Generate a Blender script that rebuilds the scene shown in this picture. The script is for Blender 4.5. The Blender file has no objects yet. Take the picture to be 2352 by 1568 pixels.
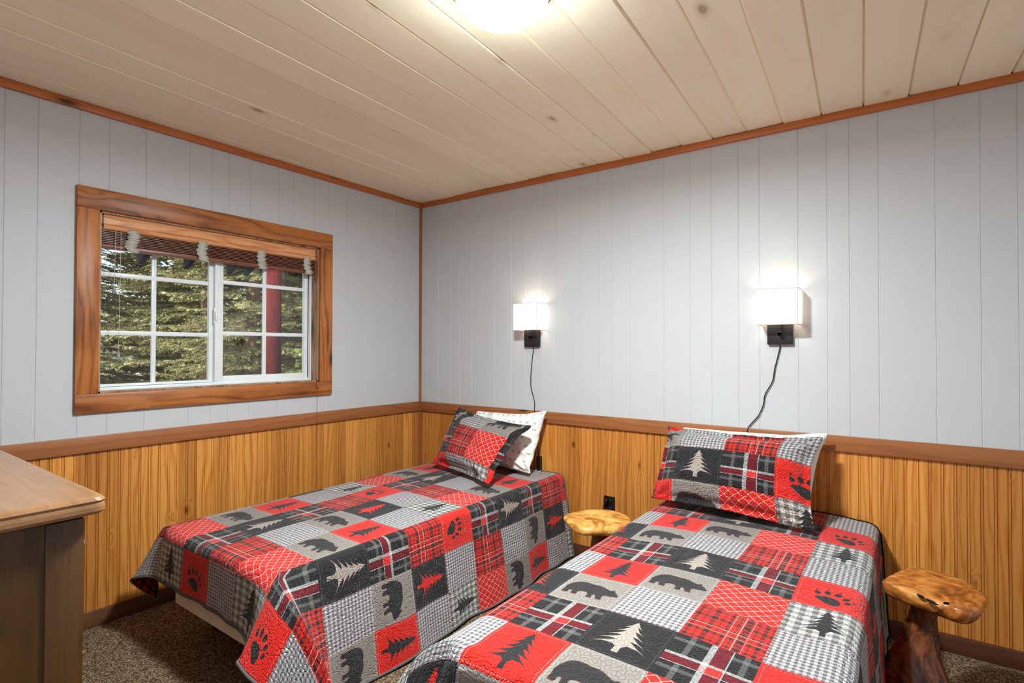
import bpy, bmesh, math, random
import numpy as np
from mathutils import Vector, Matrix, Quaternion, noise as mnoise

C = bpy.context.scene.collection
scene = bpy.context.scene
# ------------------------------------------------------------------ camera
# world: the far room corner is the origin, the headboard wall is y=0, the window wall is x=0
YAW, PITCH, ROLL, FPX = 0.628483, 0.0128332, 0.0017636, 1244.919
cam_d = bpy.data.cameras.new('camera'); cam = bpy.data.objects.new('camera', cam_d); C.objects.link(cam)
cam_d.sensor_width = 36.0; cam_d.lens = FPX / 2352 * 36.0; cam_d.clip_start = 0.02; cam_d.clip_end = 200
fw = Vector((-math.sin(YAW)*math.cos(PITCH), math.cos(YAW)*math.cos(PITCH), math.sin(PITCH)))
rt = Vector((math.cos(YAW), math.sin(YAW), 0)); up = rt.cross(fw)
r2 = rt*math.cos(ROLL)+up*math.sin(ROLL); u2 = -rt*math.sin(ROLL)+up*math.cos(ROLL)
Mx = Matrix((r2, u2, -fw)).transposed().to_4x4(); Mx.translation = Vector((3.08490, -3.02046, 1.30401))
cam.matrix_world = Mx
scene.camera = cam
# ------------------------------------------------------------------ view, sky, sun
scene.view_settings.view_transform = 'Standard'; scene.view_settings.look = 'None'
scene.view_settings.gamma = 1; scene.view_settings.use_curve_mapping = False
scene.view_settings.exposure = 0.42
W = bpy.data.worlds.new('sky'); scene.world = W; W.use_nodes = True
wn = W.node_tree.nodes; bg = wn['Background']
sky = wn.new('ShaderNodeTexSky'); sky.sky_type = 'NISHITA'; sky.sun_disc = False
sky.sun_elevation = math.radians(42); sky.sun_rotation = math.radians(150); sky.air_density = 1.0; sky.dust_density = 2.5
W.node_tree.links.new(sky.outputs[0], bg.inputs[0]); bg.inputs[1].default_value = 0.36
sd = bpy.data.lights.new('sun', 'SUN'); sd.energy = 6.5; sd.angle = 0.01; sd.color = (1, .95, .86)
so = bpy.data.objects.new('sun', sd); C.objects.link(so)
so.rotation_euler = Vector((-0.16, 0.60, -0.86)).to_track_quat('-Z', 'Y').to_euler()
CEIL_E, SHADE_E, BULB_W, CEIL_W = 40.0, 1.0, 11.0, 62.0

# ------------------------------------------------------------------ helpers
def s2l(c):
    return tuple((x/255/12.92 if x/255 <= .04045 else ((x/255+.055)/1.055)**2.4) for x in c)
def col(r, g, b): return s2l((r, g, b))+(1.0,)

class NT:
    def __init__(s, name):
        s.m = bpy.data.materials.new(name); s.m.use_nodes = True; s.t = s.m.node_tree; s.n = s.t.nodes
        s.b = s.n['Principled BSDF']
    def lk(s, a, b): s.t.links.new(a, b)
    def put(s, sock, v):
        if v is None: return
        if hasattr(v, 'is_output') or isinstance(v, bpy.types.NodeSocket): s.lk(v, sock)
        else: sock.default_value = v
    def math(s, op, a, b=None, c=None, clamp=False):
        n = s.n.new('ShaderNodeMath'); n.operation = op; n.use_clamp = clamp
        s.put(n.inputs[0], a); s.put(n.inputs[1], b); s.put(n.inputs[2], c); return n.outputs[0]
    def mix(s, f, a, b, blend='MIX'):
        n = s.n.new('ShaderNodeMix'); n.data_type = 'RGBA'; n.blend_type = blend
        s.put(n.inputs[0], f); s.put(n.inputs[6], a); s.put(n.inputs[7], b); return n.outputs[2]
    def comb(s, x, y, z):
        n = s.n.new('ShaderNodeCombineXYZ'); s.put(n.inputs[0], x); s.put(n.inputs[1], y); s.put(n.inputs[2], z); return n.outputs[0]
    def sep(s, v):
        n = s.n.new('ShaderNodeSeparateXYZ'); s.lk(v, n.inputs[0]); return n.outputs
    def noise(s, v, scale, detail=2, rough=.5, dist=0):
        n = s.n.new('ShaderNodeTexNoise'); s.lk(v, n.inputs['Vector']); n.inputs['Scale'].default_value = scale
        n.inputs['Detail'].default_value = detail; n.inputs['Roughness'].default_value = rough; n.inputs['Distortion'].default_value = dist
        return n.outputs['Fac']
    def voro(s, v, scale, feature='F1', rnd=1.0):
        n = s.n.new('ShaderNodeTexVoronoi'); s.lk(v, n.inputs['Vector']); n.inputs['Scale'].default_value = scale; n.feature = feature
        n.inputs['Randomness'].default_value = rnd; return n
    def white(s, v, dim='1D'):
        n = s.n.new('ShaderNodeTexWhiteNoise'); n.noise_dimensions = dim
        s.lk(v, n.inputs['W' if dim == '1D' else 'Vector']); return n
    def ramp(s, f, stops, interp='LINEAR'):
        n = s.n.new('ShaderNodeValToRGB'); s.lk(f, n.inputs[0]); cr = n.color_ramp; cr.interpolation = interp
        while len(cr.elements) < len(stops): cr.elements.new(.5)
        for e, (p, c) in zip(cr.elements, stops): e.position = p; e.color = c
        return n.outputs[0]
    def smooth(s, v, lo, hi, a=0., b=1.):
        n = s.n.new('ShaderNodeMapRange'); n.interpolation_type = 'SMOOTHSTEP'
        s.lk(v, n.inputs[0]); n.inputs[1].default_value = lo; n.inputs[2].default_value = hi
        n.inputs[3].default_value = a; n.inputs[4].default_value = b; return n.outputs[0]
    def bump(s, h, strength, dist=.001):
        n = s.n.new('ShaderNodeBump'); n.inputs['Strength'].default_value = strength; n.inputs['Distance'].default_value = dist
        s.lk(h, n.inputs['Height']); s.lk(n.outputs[0], s.b.inputs['Normal'])
    def obj(s):
        n = s.n.new('ShaderNodeTexCoord'); return n.outputs['Object']
    def uv(s):
        n = s.n.new('ShaderNodeTexCoord'); return n.outputs['UV']
    def fin(s, c=None, rough=None, spec=None, metal=None):
        s.put(s.b.inputs['Base Color'], c); s.put(s.b.inputs['Roughness'], rough)
        s.put(s.b.inputs['Specular IOR Level'], spec); s.put(s.b.inputs['Metallic'], metal); return s.m

def plain(name, rgb, rough=.5, spec=.5, metal=0, bumps=None, var=.04):
    t = NT(name)
    if bumps: t.bump(t.noise(t.obj(), bumps[0], 3), bumps[1], bumps[2] if len(bumps) > 2 else .001)
    nz = t.noise(t.obj(), 9, 3)
    c = t.mix(nz, col(*[x*(1-var) for x in rgb]), col(*[min(255, x*(1+var*.7)) for x in rgb]))
    return t.fin(c, rough, spec, metal)

def wood(name, along, light, mid, dark, board=None, across=0, tilt=0.0, rough=.45, knots=.5, knotcol=(70, 35, 15),
         ring=.5, vary=.5, kscale=(1.6, 7.), spec=.4, fine=.35, off=0.0, blotch=0.0, knotr=.16, bstr=.25, wave=20., freq=40.):
    """along = axis of the grain, across = axis counting the boards (0 x, 1 y, 2 z)"""
    t = NT(name); p = t.sep(t.obj())
    a = p[along]; oth = [i for i in (0, 1, 2) if i != along]; bb = p[across]
    other = [i for i in oth if i != across][0] if across != along else oth[0]
    if tilt: bb = t.math('ADD', bb, t.math('MULTIPLY', a, tilt))
    if board:
        idn = t.math('FLOOR', t.math('DIVIDE', t.math('SUBTRACT', bb, off), board))
        w1 = t.white(idn); rs = t.sep(w1.outputs['Color']); r1, r2_, r3 = rs[0], rs[1], rs[2]
        a2 = t.math('MULTIPLY_ADD', r1, 17.3, a); b2 = t.math('MULTIPLY_ADD', r2_, 7.7, bb)
    else:
        r1 = r3 = None; a2 = a; b2 = bb
    c2 = p[other]
    v = t.comb(t.math('MULTIPLY', a2, kscale[0]), t.math('MULTIPLY', b2, kscale[1]), t.math('MULTIPLY', c2, kscale[1]))
    kv = t.voro(v, 1.0); kd = kv.outputs['Distance']
    kr = t.sep(kv.outputs['Color'])[0]
    on = t.math('GREATER_THAN', kr, 1-knots)
    halo = t.math('MULTIPLY', t.smooth(kd, .0, .5, 1., 0.), on)
    core = t.math('MULTIPLY', t.smooth(kd, knotr*.45, knotr, 1., 0.), on)
    lf = t.noise(t.comb(t.math('MULTIPLY', a2, 1.1), t.math('MULTIPLY', b2, 9.), t.math('MULTIPLY', c2, 9.)), 1.0, 2, .5)
    ph = t.math('ADD', t.math('MULTIPLY', b2, freq), t.math('MULTIPLY', lf, wave))
    ph = t.math('ADD', ph, t.math('MULTIPLY', c2, 55.))
    ph = t.math('MULTIPLY_ADD', halo, 5., ph)
    rg = t.math('MULTIPLY_ADD', t.math('SINE', t.math('MULTIPLY', ph, 3.4)), .5, .5)
    rg = t.math('POWER', rg, 2.2)
    fg = t.noise(t.comb(t.math('MULTIPLY', a2, 7.), t.math('MULTIPLY', b2, 260.), t.math('MULTIPLY', c2, 260.)), 1.0, 3, .6)
    blo = t.noise(t.comb(t.math('MULTIPLY', a2, 3.), t.math('MULTIPLY', b2, 11.), t.math('MULTIPLY', c2, 11.)), 1.0, 3, .55)
    f = t.math('ADD', t.math('MULTIPLY', rg, ring), t.math('MULTIPLY', t.math('SUBTRACT', fg, .5), fine*2))
    if blotch: f = t.math('ADD', f, t.math('MULTIPLY', t.smooth(blo, .42, .75), blotch))
    c = t.ramp(f, [(0, col(*light)), (.5, col(*mid)), (1, col(*dark))])
    if board:
        c = t.mix(t.math('MULTIPLY', r3, vary), c, t.mix(.65, c, col(*dark)))
    c = t.mix(t.math('MULTIPLY', t.smooth(kd, knotr*.7, knotr*1.9, 1., 0.), t.math('MULTIPLY', on, .55)), c, col(*dark))
    c = t.mix(t.math('MULTIPLY', core, .85), c, col(*knotcol))
    t.bump(t.math('ADD', fg, t.math('MULTIPLY', rg, .4)), bstr, .0008)
    return t.fin(c, rough, spec)

def link(o, parent=None, kind=None):
    C.objects.link(o)
    if parent is not None: o.parent = parent
    if kind: o['kind'] = kind
    return o
def mesh(name, V, F, mat, parent=None, smooth=False, uv=None, kind=None):
    m = bpy.data.meshes.new(name); m.from_pydata([tuple(v) for v in V], [], F); m.validate(); m.update()
    if mat is not None:
        for x in (mat if isinstance(mat, (list, tuple)) else [mat]): m.materials.append(x)
    if smooth: m.polygons.foreach_set('use_smooth', [True]*len(m.polygons))
    o = bpy.data.objects.new(name, m)
    if uv is not None:
        l = m.uv_layers.new(name='uv')
        for p in m.polygons:
            for li in p.loop_indices: l.data[li].uv = uv[m.loops[li].vertex_index]
    return link(o, parent, kind)
def bmo(name, bm, mat, parent=None, smooth=False, kind=None, angle=None):
    m = bpy.data.meshes.new(name); bm.normal_update(); bm.to_mesh(m); bm.free()
    for x in (mat if isinstance(mat, (list, tuple)) else [mat]): m.materials.append(x)
    if smooth:
        m.polygons.foreach_set('use_smooth', [True]*len(m.polygons))
        if angle: m.set_sharp_from_angle(angle=math.radians(angle))
    o = bpy.data.objects.new(name, m); return link(o, parent, kind)
def addbox(bm, x0, x1, y0, y1, z0, z1, bev=0, seg=2):
    r = bmesh.ops.create_cube(bm, size=1); vs = r['verts']
    for v in vs: v.co = Vector(((x0+x1)/2+v.co.x*(x1-x0), (y0+y1)/2+v.co.y*(y1-y0), (z0+z1)/2+v.co.z*(z1-z0)))
    if bev:
        es = list({e for v in vs for e in v.link_edges})
        bmesh.ops.bevel(bm, geom=es, offset=bev, segments=seg, affect='EDGES', profile=.5)
def box(name, x0, x1, y0, y1, z0, z1, mat, parent=None, bev=0, seg=2, kind=None):
    bm = bmesh.new(); addbox(bm, x0, x1, y0, y1, z0, z1, bev, seg)
    return bmo(name, bm, mat, parent, bool(bev), kind, 40)
def boxes(name, L, mat, parent=None, bev=0, kind=None):
    bm = bmesh.new()
    for b in L: addbox(bm, *b, bev)
    return bmo(name, bm, mat, parent, bool(bev), kind, 40)
def tube(name, pts, r, mat, parent=None, seg=8, sub=6, radii=None):
    P = [Vector(p) for p in pts]
    if sub > 1:       # catmull-rom
        Q = []; R = []
        for i in range(len(P)-1):
            p0 = P[max(i-1, 0)]; p1 = P[i]; p2 = P[i+1]; p3 = P[min(i+2, len(P)-1)]
            for k in range(sub):
                u = k/sub
                Q.append(.5*((2*p1)+(-p0+p2)*u+(2*p0-5*p1+4*p2-p3)*u*u+(-p0+3*p1-3*p2+p3)*u**3))
                if radii: R.append(radii[i]*(1-u)+radii[i+1]*u)
        Q.append(P[-1])
        if radii: R.append(radii[-1])
    else: Q = P; R = radii
    V = []; F = []; n = len(Q)
    t0 = (Q[1]-Q[0]).normalized(); nrm = t0.orthogonal().normalized()
    for i, q in enumerate(Q):
        t = (Q[min(i+1, n-1)]-Q[max(i-1, 0)]).normalized()
        nrm = (nrm-t*nrm.dot(t)).normalized(); bn = t.cross(nrm); rr = R[i] if R else r
        for k in range(seg):
            a = 2*math.pi*k/seg; V.append(q+(nrm*math.cos(a)+bn*math.sin(a))*rr)
    for i in range(n-1):
        for k in range(seg): F.append((i*seg+k, i*seg+(k+1) % seg, (i+1)*seg+(k+1) % seg, (i+1)*seg+k))
    F.append(tuple(range(seg))[::-1]); F.append(tuple((n-1)*seg+k for k in range(seg)))
    return mesh(name, V, F, mat, parent, True)
def lathe(name, prof, c, mat, parent=None, seg=48, smooth=True):
    V = []; F = []; n = len(prof)
    for (r, z) in prof:
        for k in range(seg):
            a = 2*math.pi*k/seg; V.append((c[0]+r*math.cos(a), c[1]+r*math.sin(a), c[2]+z))
    for i in range(n-1):
        for k in range(seg): F.append((i*seg+k, i*seg+(k+1) % seg, (i+1)*seg+(k+1) % seg, (i+1)*seg+k))
    return mesh(name, V, F, mat, parent, smooth)
def empty(name, loc, label=None, cat=None, group=None, kind=None):
    o = bpy.data.objects.new(name, None); o.location = loc; o.empty_display_size = .1; link(o, None, kind)
    tag(o, label, cat, group); return o
def tag(o, label=None, cat=None, group=None):
    if label: o['label'] = label
    if cat: o['category'] = cat
    if group: o['group'] = group
    return o
def settle(root):
    """children are modelled in world coordinates: move them under the root's base point"""
    def rec(o, base):
        for ch in [c for c in bpy.data.objects if c.parent == o]:
            if ch.type == 'MESH':
                ch.data.transform(Matrix.Translation(-root.location))
            rec(ch, base)
    rec(root, root.location)

# ------------------------------------------------------------------ materials
M_wall = plain('painted_white_panelling', (198, 197, 199), .5, .35, 0, (160, .12, .001), .006)
M_wainL = wood('pine_wainscot_left', 2, (232, 162, 82), (204, 122, 44), (134, 66, 17), board=.087, across=1, rough=.32, knots=.13, knotcol=(96, 44, 14), ring=.38, vary=.8, wave=9., freq=62., kscale=(6., 13.), knotr=.13, bstr=.1)
M_wainB = wood('pine_wainscot_back', 2, (230, 158, 78), (202, 118, 42), (132, 64, 16), board=.087, across=0, rough=.32, knots=.12, knotcol=(96, 44, 14), ring=.38, vary=.8, wave=9., freq=62., kscale=(6., 13.), off=.03, knotr=.13, bstr=.1)
def trimw(name, al, ac, L=(162, 100, 58), Mi=(142, 82, 44), D=(92, 50, 24), **k):
    return wood(name, al, L, Mi, D, board=None, across=ac, rough=.42, knots=.16, knotcol=(48, 22, 10), ring=.30, kscale=(5., 15.), knotr=.22, wave=8., **k)
M_trY = trimw('stained_trim_window_side', 1, 2); M_trX = trimw('stained_trim_headboard_side', 0, 2)
M_trZ = trimw('stained_trim_corner', 2, 0)
M_crY = trimw('ceiling_trim_window_side', 1, 2, (190, 108, 54), (172, 90, 40), (120, 58, 22))
M_crX = trimw('ceiling_trim_headboard_side', 0, 2, (190, 108, 54), (172, 90, 40), (120, 58, 22))
M_bsY = trimw('baseboard_window_side', 1, 2, (104, 66, 42), (84, 50, 30), (54, 30, 18)); M_bsX = trimw('baseboard_headboard_side', 0, 2, (92, 52, 34), (74, 38, 24), (48, 24, 14))
M_csH = wood('casing_horizontal', 1, (180, 110, 55), (148, 82, 38), (88, 44, 18), across=2, rough=.4, knots=.26, knotcol=(40, 18, 8), ring=.45, kscale=(5., 11.), knotr=.20, blotch=.5, wave=9.)
M_csV = wood('casing_vertical', 2, (188, 116, 58), (152, 86, 39), (88, 44, 17), across=1, rough=.4, knots=.3, knotcol=(40, 18, 8), ring=.45, kscale=(5., 11.), knotr=.22, blotch=.6, wave=9.)
CT = .0555      # the ceiling boards run a few degrees off the wall
M_ceil = wood('whitewashed_ceiling_boards', 1, (254, 241, 215), (251, 235, 202), (212, 192, 158), board=.1715, across=0, tilt=CT, off=3.273-.1715*40,
              rough=.55, knots=.16, knotcol=(176, 152, 122), ring=.16, vary=.35, kscale=(3.4, 7.), spec=.25, blotch=.30, fine=.2, knotr=.13, wave=10., freq=30.)
M_white = plain('white_vinyl', (236, 238, 240), .3, .4)
M_black = plain('black_metal', (42, 41, 42), .45, .5, .3, (500, .2, .0004))
M_cord = plain('black_cord', (20, 20, 20), .5)
M_plastic = plain('black_plastic', (18, 18, 19), .22)
M_bronze = plain('dark_bronze_pan', (52, 56, 60), .35, .5, .5)
M_slat = wood('blind_slat', 1, (128, 76, 58), (104, 56, 42), (72, 36, 28), across=0, knots=0, rough=.35, ring=.2)
M_val = wood('blind_valance', 1, (226, 160, 110), (206, 134, 84), (172, 100, 58), across=2, knots=0, rough=.38, ring=.5)
M_tape = plain('beige_ladder_tape', (190, 182, 168), .9, .1, 0, (300, .4))
M_cordw = plain('pale_cord', (206, 196, 182), .8)
M_tass = plain('grey_tassel', (150, 150, 146), .5)
M_tassw = plain('brown_tassel', (150, 82, 44), .5)
M_linen = plain('cream_box_spring_cloth', (226, 214, 198), .95, .1, 0, (900, .3))
M_matt = plain('white_mattress_cloth', (225, 222, 216), .95, .1)
M_dark = plain('bed_frame_metal', (40, 38, 38), .5, .4, .6)
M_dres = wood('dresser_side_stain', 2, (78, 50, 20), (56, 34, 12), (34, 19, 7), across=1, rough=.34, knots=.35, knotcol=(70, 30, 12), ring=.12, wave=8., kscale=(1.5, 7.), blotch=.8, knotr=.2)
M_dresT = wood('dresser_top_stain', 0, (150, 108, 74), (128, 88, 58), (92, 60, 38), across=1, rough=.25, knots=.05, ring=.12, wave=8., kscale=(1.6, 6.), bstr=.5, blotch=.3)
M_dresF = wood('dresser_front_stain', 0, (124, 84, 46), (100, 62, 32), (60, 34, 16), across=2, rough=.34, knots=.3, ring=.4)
M_knob = plain('polished_knob', (190, 186, 180), .15, .5, 1)

def carpet():
    t = NT('speckled_brown_carpet'); o = t.obj()
    n1 = t.noise(o, 260, 2, .7); n2 = t.noise(o, 60, 2, .6); n3 = t.noise(o, 5, 2)
    wv = t.voro(o, 230).outputs['Color']; r = t.sep(wv)[0]
    c = t.ramp(t.math('ADD', t.math('MULTIPLY', r, .6), t.math('MULTIPLY', n1, .4)), [(.15, col(58, 43, 32)), (.5, col(110, 88, 68)), (.85, col(200, 174, 144))])
    c = t.mix(t.math('MULTIPLY', t.smooth(n2, .35, .7), .3), c, col(70, 54, 42))
    t.bump(t.math('ADD', n1, t.math('MULTIPLY', n2, .6)), 1.0, .006)
    return t.fin(c, 1.0, .05)
M_carpet = carpet()

def glass():
    t = NT('window_glass'); t.n.remove(t.b)
    out = t.n['Material Output']; tr = t.n.new('ShaderNodeBsdfTransparent'); gl = t.n.new('ShaderNodeBsdfGlossy')
    tr.inputs[0].default_value = (.97, .98, .98, 1); gl.inputs['Roughness'].default_value = .0
    fr = t.n.new('ShaderNodeFresnel'); fr.inputs[0].default_value = 1.45; mx = t.n.new('ShaderNodeMixShader')
    t.lk(fr.outputs[0], mx.inputs[0]); t.lk(tr.outputs[0], mx.inputs[1]); t.lk(gl.outputs[0], mx.inputs[2]); t.lk(mx.outputs[0], out.inputs[0])
    return t.m
M_glass = glass()
def emis(name, rgb, e, base=(240, 236, 228), translucent=False):
    t = NT(name); t.b.inputs['Emission Color'].default_value = (*rgb, 1); t.b.inputs['Emission Strength'].default_value = e
    t.fin(col(*base), .6, .2)
    if translucent:
        out = t.n['Material Output']; tr = t.n.new('ShaderNodeBsdfTranslucent'); tr.inputs[0].default_value = (.62, .55, .45, 1)
        mx = t.n.new('ShaderNodeMixShader'); mx.inputs[0].default_value = .22
        t.lk(t.b.outputs[0], mx.inputs[1]); t.lk(tr.outputs[0], mx.inputs[2]); t.lk(mx.outputs[0], out.inputs[0])
    return t.m
M_bowl = emis('lit_frosted_glass_bowl', (.86, .985, 1), CEIL_E)
M_shade = emis('lit_white_fabric_shade', (1, .94, .86), SHADE_E, translucent=True)
M_bulb = emis('lit_bulb', (1, .85, .66), 14)
M_edge = plain('shade_edge_binding', (190, 170, 150), .8)

# ------------------------------------------------------------------ quilt fabric (computed here, tile by tile)
TS = .2135; T = 288
def poly_mask(P, n=T, ss=2):
    N = n*ss; g = (np.arange(N)+.5)/N; X, Y = np.meshgrid(g, g); ins = np.zeros((N, N), bool)
    P = np.array(P)
    for (x1, y1), (x2, y2) in zip(P, np.roll(P, -1, 0)):
        if y1 == y2: continue
        c = ((y1 > Y) != (y2 > Y)) & (X < (x2-x1)*(Y-y1)/(y2-y1)+x1); ins ^= c
    return ins.reshape(n, ss, n, ss).mean((1, 3))
def ell(cx, cy, rx, ry, a=0, n=T):
    g = (np.arange(n)+.5)/n; X, Y = np.meshgrid(g, g); ca, sa = math.cos(a), math.sin(a)
    x = (X-cx)*ca+(Y-cy)*sa; y = -(X-cx)*sa+(Y-cy)*ca
    return np.clip((1-np.sqrt((x/rx)**2+(y/ry)**2))*min(rx, ry)*n+.5, 0, 1)
BEAR = [(.10, .45), (.12, .53), (.155, .60), (.20, .655), (.27, .685), (.36, .69), (.44, .675), (.53, .68), (.60, .665), (.67, .63), (.725, .605),
        (.765, .60), (.785, .625), (.815, .62), (.82, .59), (.86, .55), (.905, .50), (.925, .465), (.91, .44), (.87, .435), (.83, .425), (.79, .42),
        (.755, .42), (.73, .40), (.725, .33), (.75, .285), (.745, .265), (.67, .265), (.655, .30), (.63, .35), (.60, .385), (.575, .33), (.60, .28), (.595, .26), (.52, .26),
        (.51, .30), (.505, .36), (.47, .395), (.40, .40), (.355, .375), (.335, .33), (.355, .285), (.35, .265), (.275, .265), (.265, .30), (.255, .35), (.225, .36),
        (.195, .33), (.205, .285), (.20, .265), (.125, .265), (.115, .30), (.115, .37)]
def treeP():
    L = [(.5, .92)]; R = []
    tiers = [(.80, .10), (.68, .16), (.56, .21), (.44, .27), (.32, .33)]
    for k, (y, w) in enumerate(tiers):
        inner = .035+.012*k
        R += [(.5+w*.55, y+.015), (.5+w, y-.045-.012*k), (.5+w*.62, y-.022), (.5+inner, y-.012)]
        L += []
    R += [(.535, .24), (.54, .12), (.46, .12), (.465, .24)]
    LL = []
    for k, (y, w) in reversed(list(enumerate(tiers))):
        inner = .035+.012*k; y -= .025; w *= 1.04
        LL += [(.5-inner, y-.012), (.5-w*.62, y-.022), (.5-w, y-.045-.012*k), (.5-w*.55, y+.015)]
    return L+R+LL
TREE = treeP()
cR = np.array((226, 40, 32)); cK = np.array((42, 38, 39)); cG = np.array((147, 136, 128)); cW = np.array((226, 222, 222)); cD = np.array((112, 22, 32)); cT = np.array((176, 158, 148))
gx = (np.arange(T)+.5)/T; GX, GY = np.meshgrid(gx, gx)
def over(img, m, c): return img*(1-m[..., None])+np.array(c)*m[..., None]
def flat(c): return np.ones((T, T, 3))*np.array(c)
def stitch(img, c, inset=.035, w=.010, n=24, duty=.6):
    for (A, B) in ((GX, GY), (GY, GX)):
        for e in (inset, 1-inset):
            m = (np.abs(A-e) < w/2) & (((B*n) % 1) < duty) & (B > inset) & (B < 1-inset); img = over(img, m.astype(float)*.85, c)
    return img
def line(A, e, w): return (np.abs(A-e) < w/2).astype(float)
def ging(n, lo=(108, 101, 101), hi=(212, 205, 207)):
    sx = ((GX*n) % 1 < .5).astype(float); sy = ((GY*n) % 1 < .5).astype(float); f = (sx+sy)/2
    return np.array(hi)*(1-f[..., None])+np.array(lo)*f[..., None]
def t_ging(): return stitch(ging(13), (200, 90, 90), .03, .006, 40, .5)
def t_white():
    i = ging(6.5, (112, 107, 101), (216, 211, 208)); i = over(i, poly_mask(TREE), cK+4); return stitch(i, cK, .05, .008, 34, .4)
def t_redtree(): return stitch(over(flat(cR), poly_mask(TREE), cK+6), (250, 170, 160))
def t_darktree(): return stitch(over(flat(cK), poly_mask([((x-.5)*1.1+.5, y) for x, y in TREE]), cT), (110, 106, 106), .035, .005, 40)
def t_darkred(): return stitch(over(flat(cK), poly_mask(TREE), cR), (120, 115, 115), .035, .006, 40)
def t_bear():
    i = over(flat(cG), poly_mask([((x-.5)*1.05+.49, (y-.5)*1.12+.5) for x, y in BEAR]), (96, 52, 52))
    i = over(i, poly_mask([((x-.5)*1.02+.49, (y-.5)*1.04+.505) for x, y in BEAR]), cK+8); return stitch(i, (214, 212, 204), .03, .010, 36, .5)
def t_paw():
    i = flat(cR); P = [(.30, .40), (.27, .36), (.29, .31), (.36, .26), (.44, .19), (.52, .15), (.58, .17), (.61, .24), (.60, .33), (.57, .39), (.50, .43), (.40, .435)]
    i = over(i, poly_mask(P), cK)
    for (x, y, rx, ry, a) in ((.29, .53, .045, .062, -.15), (.42, .585, .045, .068, -.05), (.56, .575, .048, .068, .25), (.67, .48, .042, .064, .5), (.70, .35, .036, .055, .7)):
        i = over(i, ell(x, y, rx, ry, -a), cK)
        dx, dy = math.sin(a)*.115, math.cos(a)*.115; i = over(i, ell(x+dx, y+dy, .012, .03, -a-.3), cK)
    return stitch(i, (250, 180, 170), .045, .010, 20, .55)
def t_dia():
    i = flat(cR)
    wob = .004*np.sin(GX*70)
    for sgn in (1, -1):
        u = (GX+sgn*GY+wob)*5.5; d = np.abs((u+.5) % 1-.5); i = over(i, np.clip(1.6-d*26, 0, 1)*.8, (250, 222, 210))
    a = ((GX+GY)*5.5+.5) % 1-.5; b = ((GX-GY)*5.5+.5) % 1-.5
    return over(i, np.clip(1.5-np.hypot(a, b)*14, 0, 1), (252, 232, 222))
def t_rp():
    def st(A):
        f = np.zeros_like(A)
        for (e, w, s) in ((.06, .05, 1), (.16, .03, .7), (.27, .07, 1), (.38, .025, .7), (.47, .035, 1), (.58, .025, .7), (.69, .08, 1), (.80, .03, .7), (.90, .05, 1), (.98, .02, .7)):
            f = np.maximum(f, line(A, e, w)*s)
        return f
    fx, fy = st(GX), st(GY); i = flat(cR); i = over(i, np.maximum(fx, fy)*.42, cK); i = over(i, fx*fy*.9, cK)
    for e in (.33, .45): i = over(i, line(GX, e+.18, .009)*.85, (252, 210, 190)); i = over(i, line(GY, e, .009)*.85, (252, 210, 190))
    i = over(i, line(GX, .75, .009)*.7, (252, 210, 190)); return i
def t_tart():
    i = flat(cK-4); hx = (((GX+GY)*60) % 1 < .55).astype(float)
    for e, w in ((.22, .07), (.86, .07)):
        i = over(i, line(GX, e, w)*hx*.5, (190, 186, 178)); i = over(i, line(GY, e, w)*hx*.5, (190, 186, 178))
    i = over(i, line(GX, .60, .17)*.95, cD); i = over(i, line(GY, .42, .14)*.95, cD)
    i = over(i, line(GX, .60, .17)*line(GY, .42, .14), cR+8)
    for A, e, w in ((GX, .475, .075), (GY, .52, .055)): i = over(i, line(A, e, w)*hx*.92, (232, 228, 224))
    i = over(i, line(GX, .475, .075)*line(GY, .52, .055)*.7, (240, 236, 232))
    i = over(i, line(GX, .70, .018)*hx, (226, 222, 218)); i = over(i, line(GY, .34, .014)*hx, (226, 222, 218))
    return i
TILE = dict(g=t_ging(), w=t_white(), r=t_redtree(), d=t_darktree(), k=t_darkred(), b=t_bear(), p=t_paw(), x=t_dia(), q=t_rp(), t=t_tart())
def fabric(name, rows, puff=.004):      # rows listed from the foot upward
    A = np.concatenate([np.concatenate([TILE[c] for c in r], 1) for r in rows], 0)
    H, Wd = A.shape[:2]; rs = np.random.RandomState(5)
    nz = rs.randn(H, Wd)*6+np.repeat(np.repeat(rs.randn(H//4, Wd//4)*3, 4, 0), 4, 1)
    A = np.clip((A+nz[..., None])*.93, 0, 255)/255
    im = bpy.data.images.new(name, Wd, H); px = np.ones((H, Wd, 4), np.float32); px[..., :3] = A; im.pixels.foreach_set(px.ravel()); im.pack()
    # stippled quilting lines: level lines of band-passed noise
    fy = np.fft.fftfreq(H)[:, None]; fx = np.fft.fftfreq(Wd)[None]; k = np.hypot(fx, fy); k0 = 1/(T*.022/TS)
    f = np.real(np.fft.ifft2(np.fft.fft2(rs.randn(H, Wd))*np.exp(-((k-k0)/(k0*.28))**2))); f /= f.std()
    h = np.clip(np.abs(f)*1.5, 0, 1)**.6
    im2 = bpy.data.images.new(name+'_quilting', Wd, H, float_buffer=False); im2.colorspace_settings.name = 'Non-Color'
    px = np.ones((H, Wd, 4), np.float32); px[..., :3] = h[..., None]; im2.pixels.foreach_set(px.ravel()); im2.pack()
    t = NT(name); uvn = t.uv()
    a = t.n.new('ShaderNodeTexImage'); a.image = im; a.extension = 'REPEAT'; t.lk(uvn, a.inputs[0])
    b = t.n.new('ShaderNodeTexImage'); b.image = im2; b.extension = 'REPEAT'; t.lk(uvn, b.inputs[0])
    t.bump(b.outputs[0], .8, puff)
    t.b.inputs['Sheen Weight'].default_value = .15
    return t.fin(a.outputs[0], .95, .08)
M_q1 = fabric('lodge_patchwork_left', ['xtq', 'bdg', 'rtb', 'gqk', 'wpg'])
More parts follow.
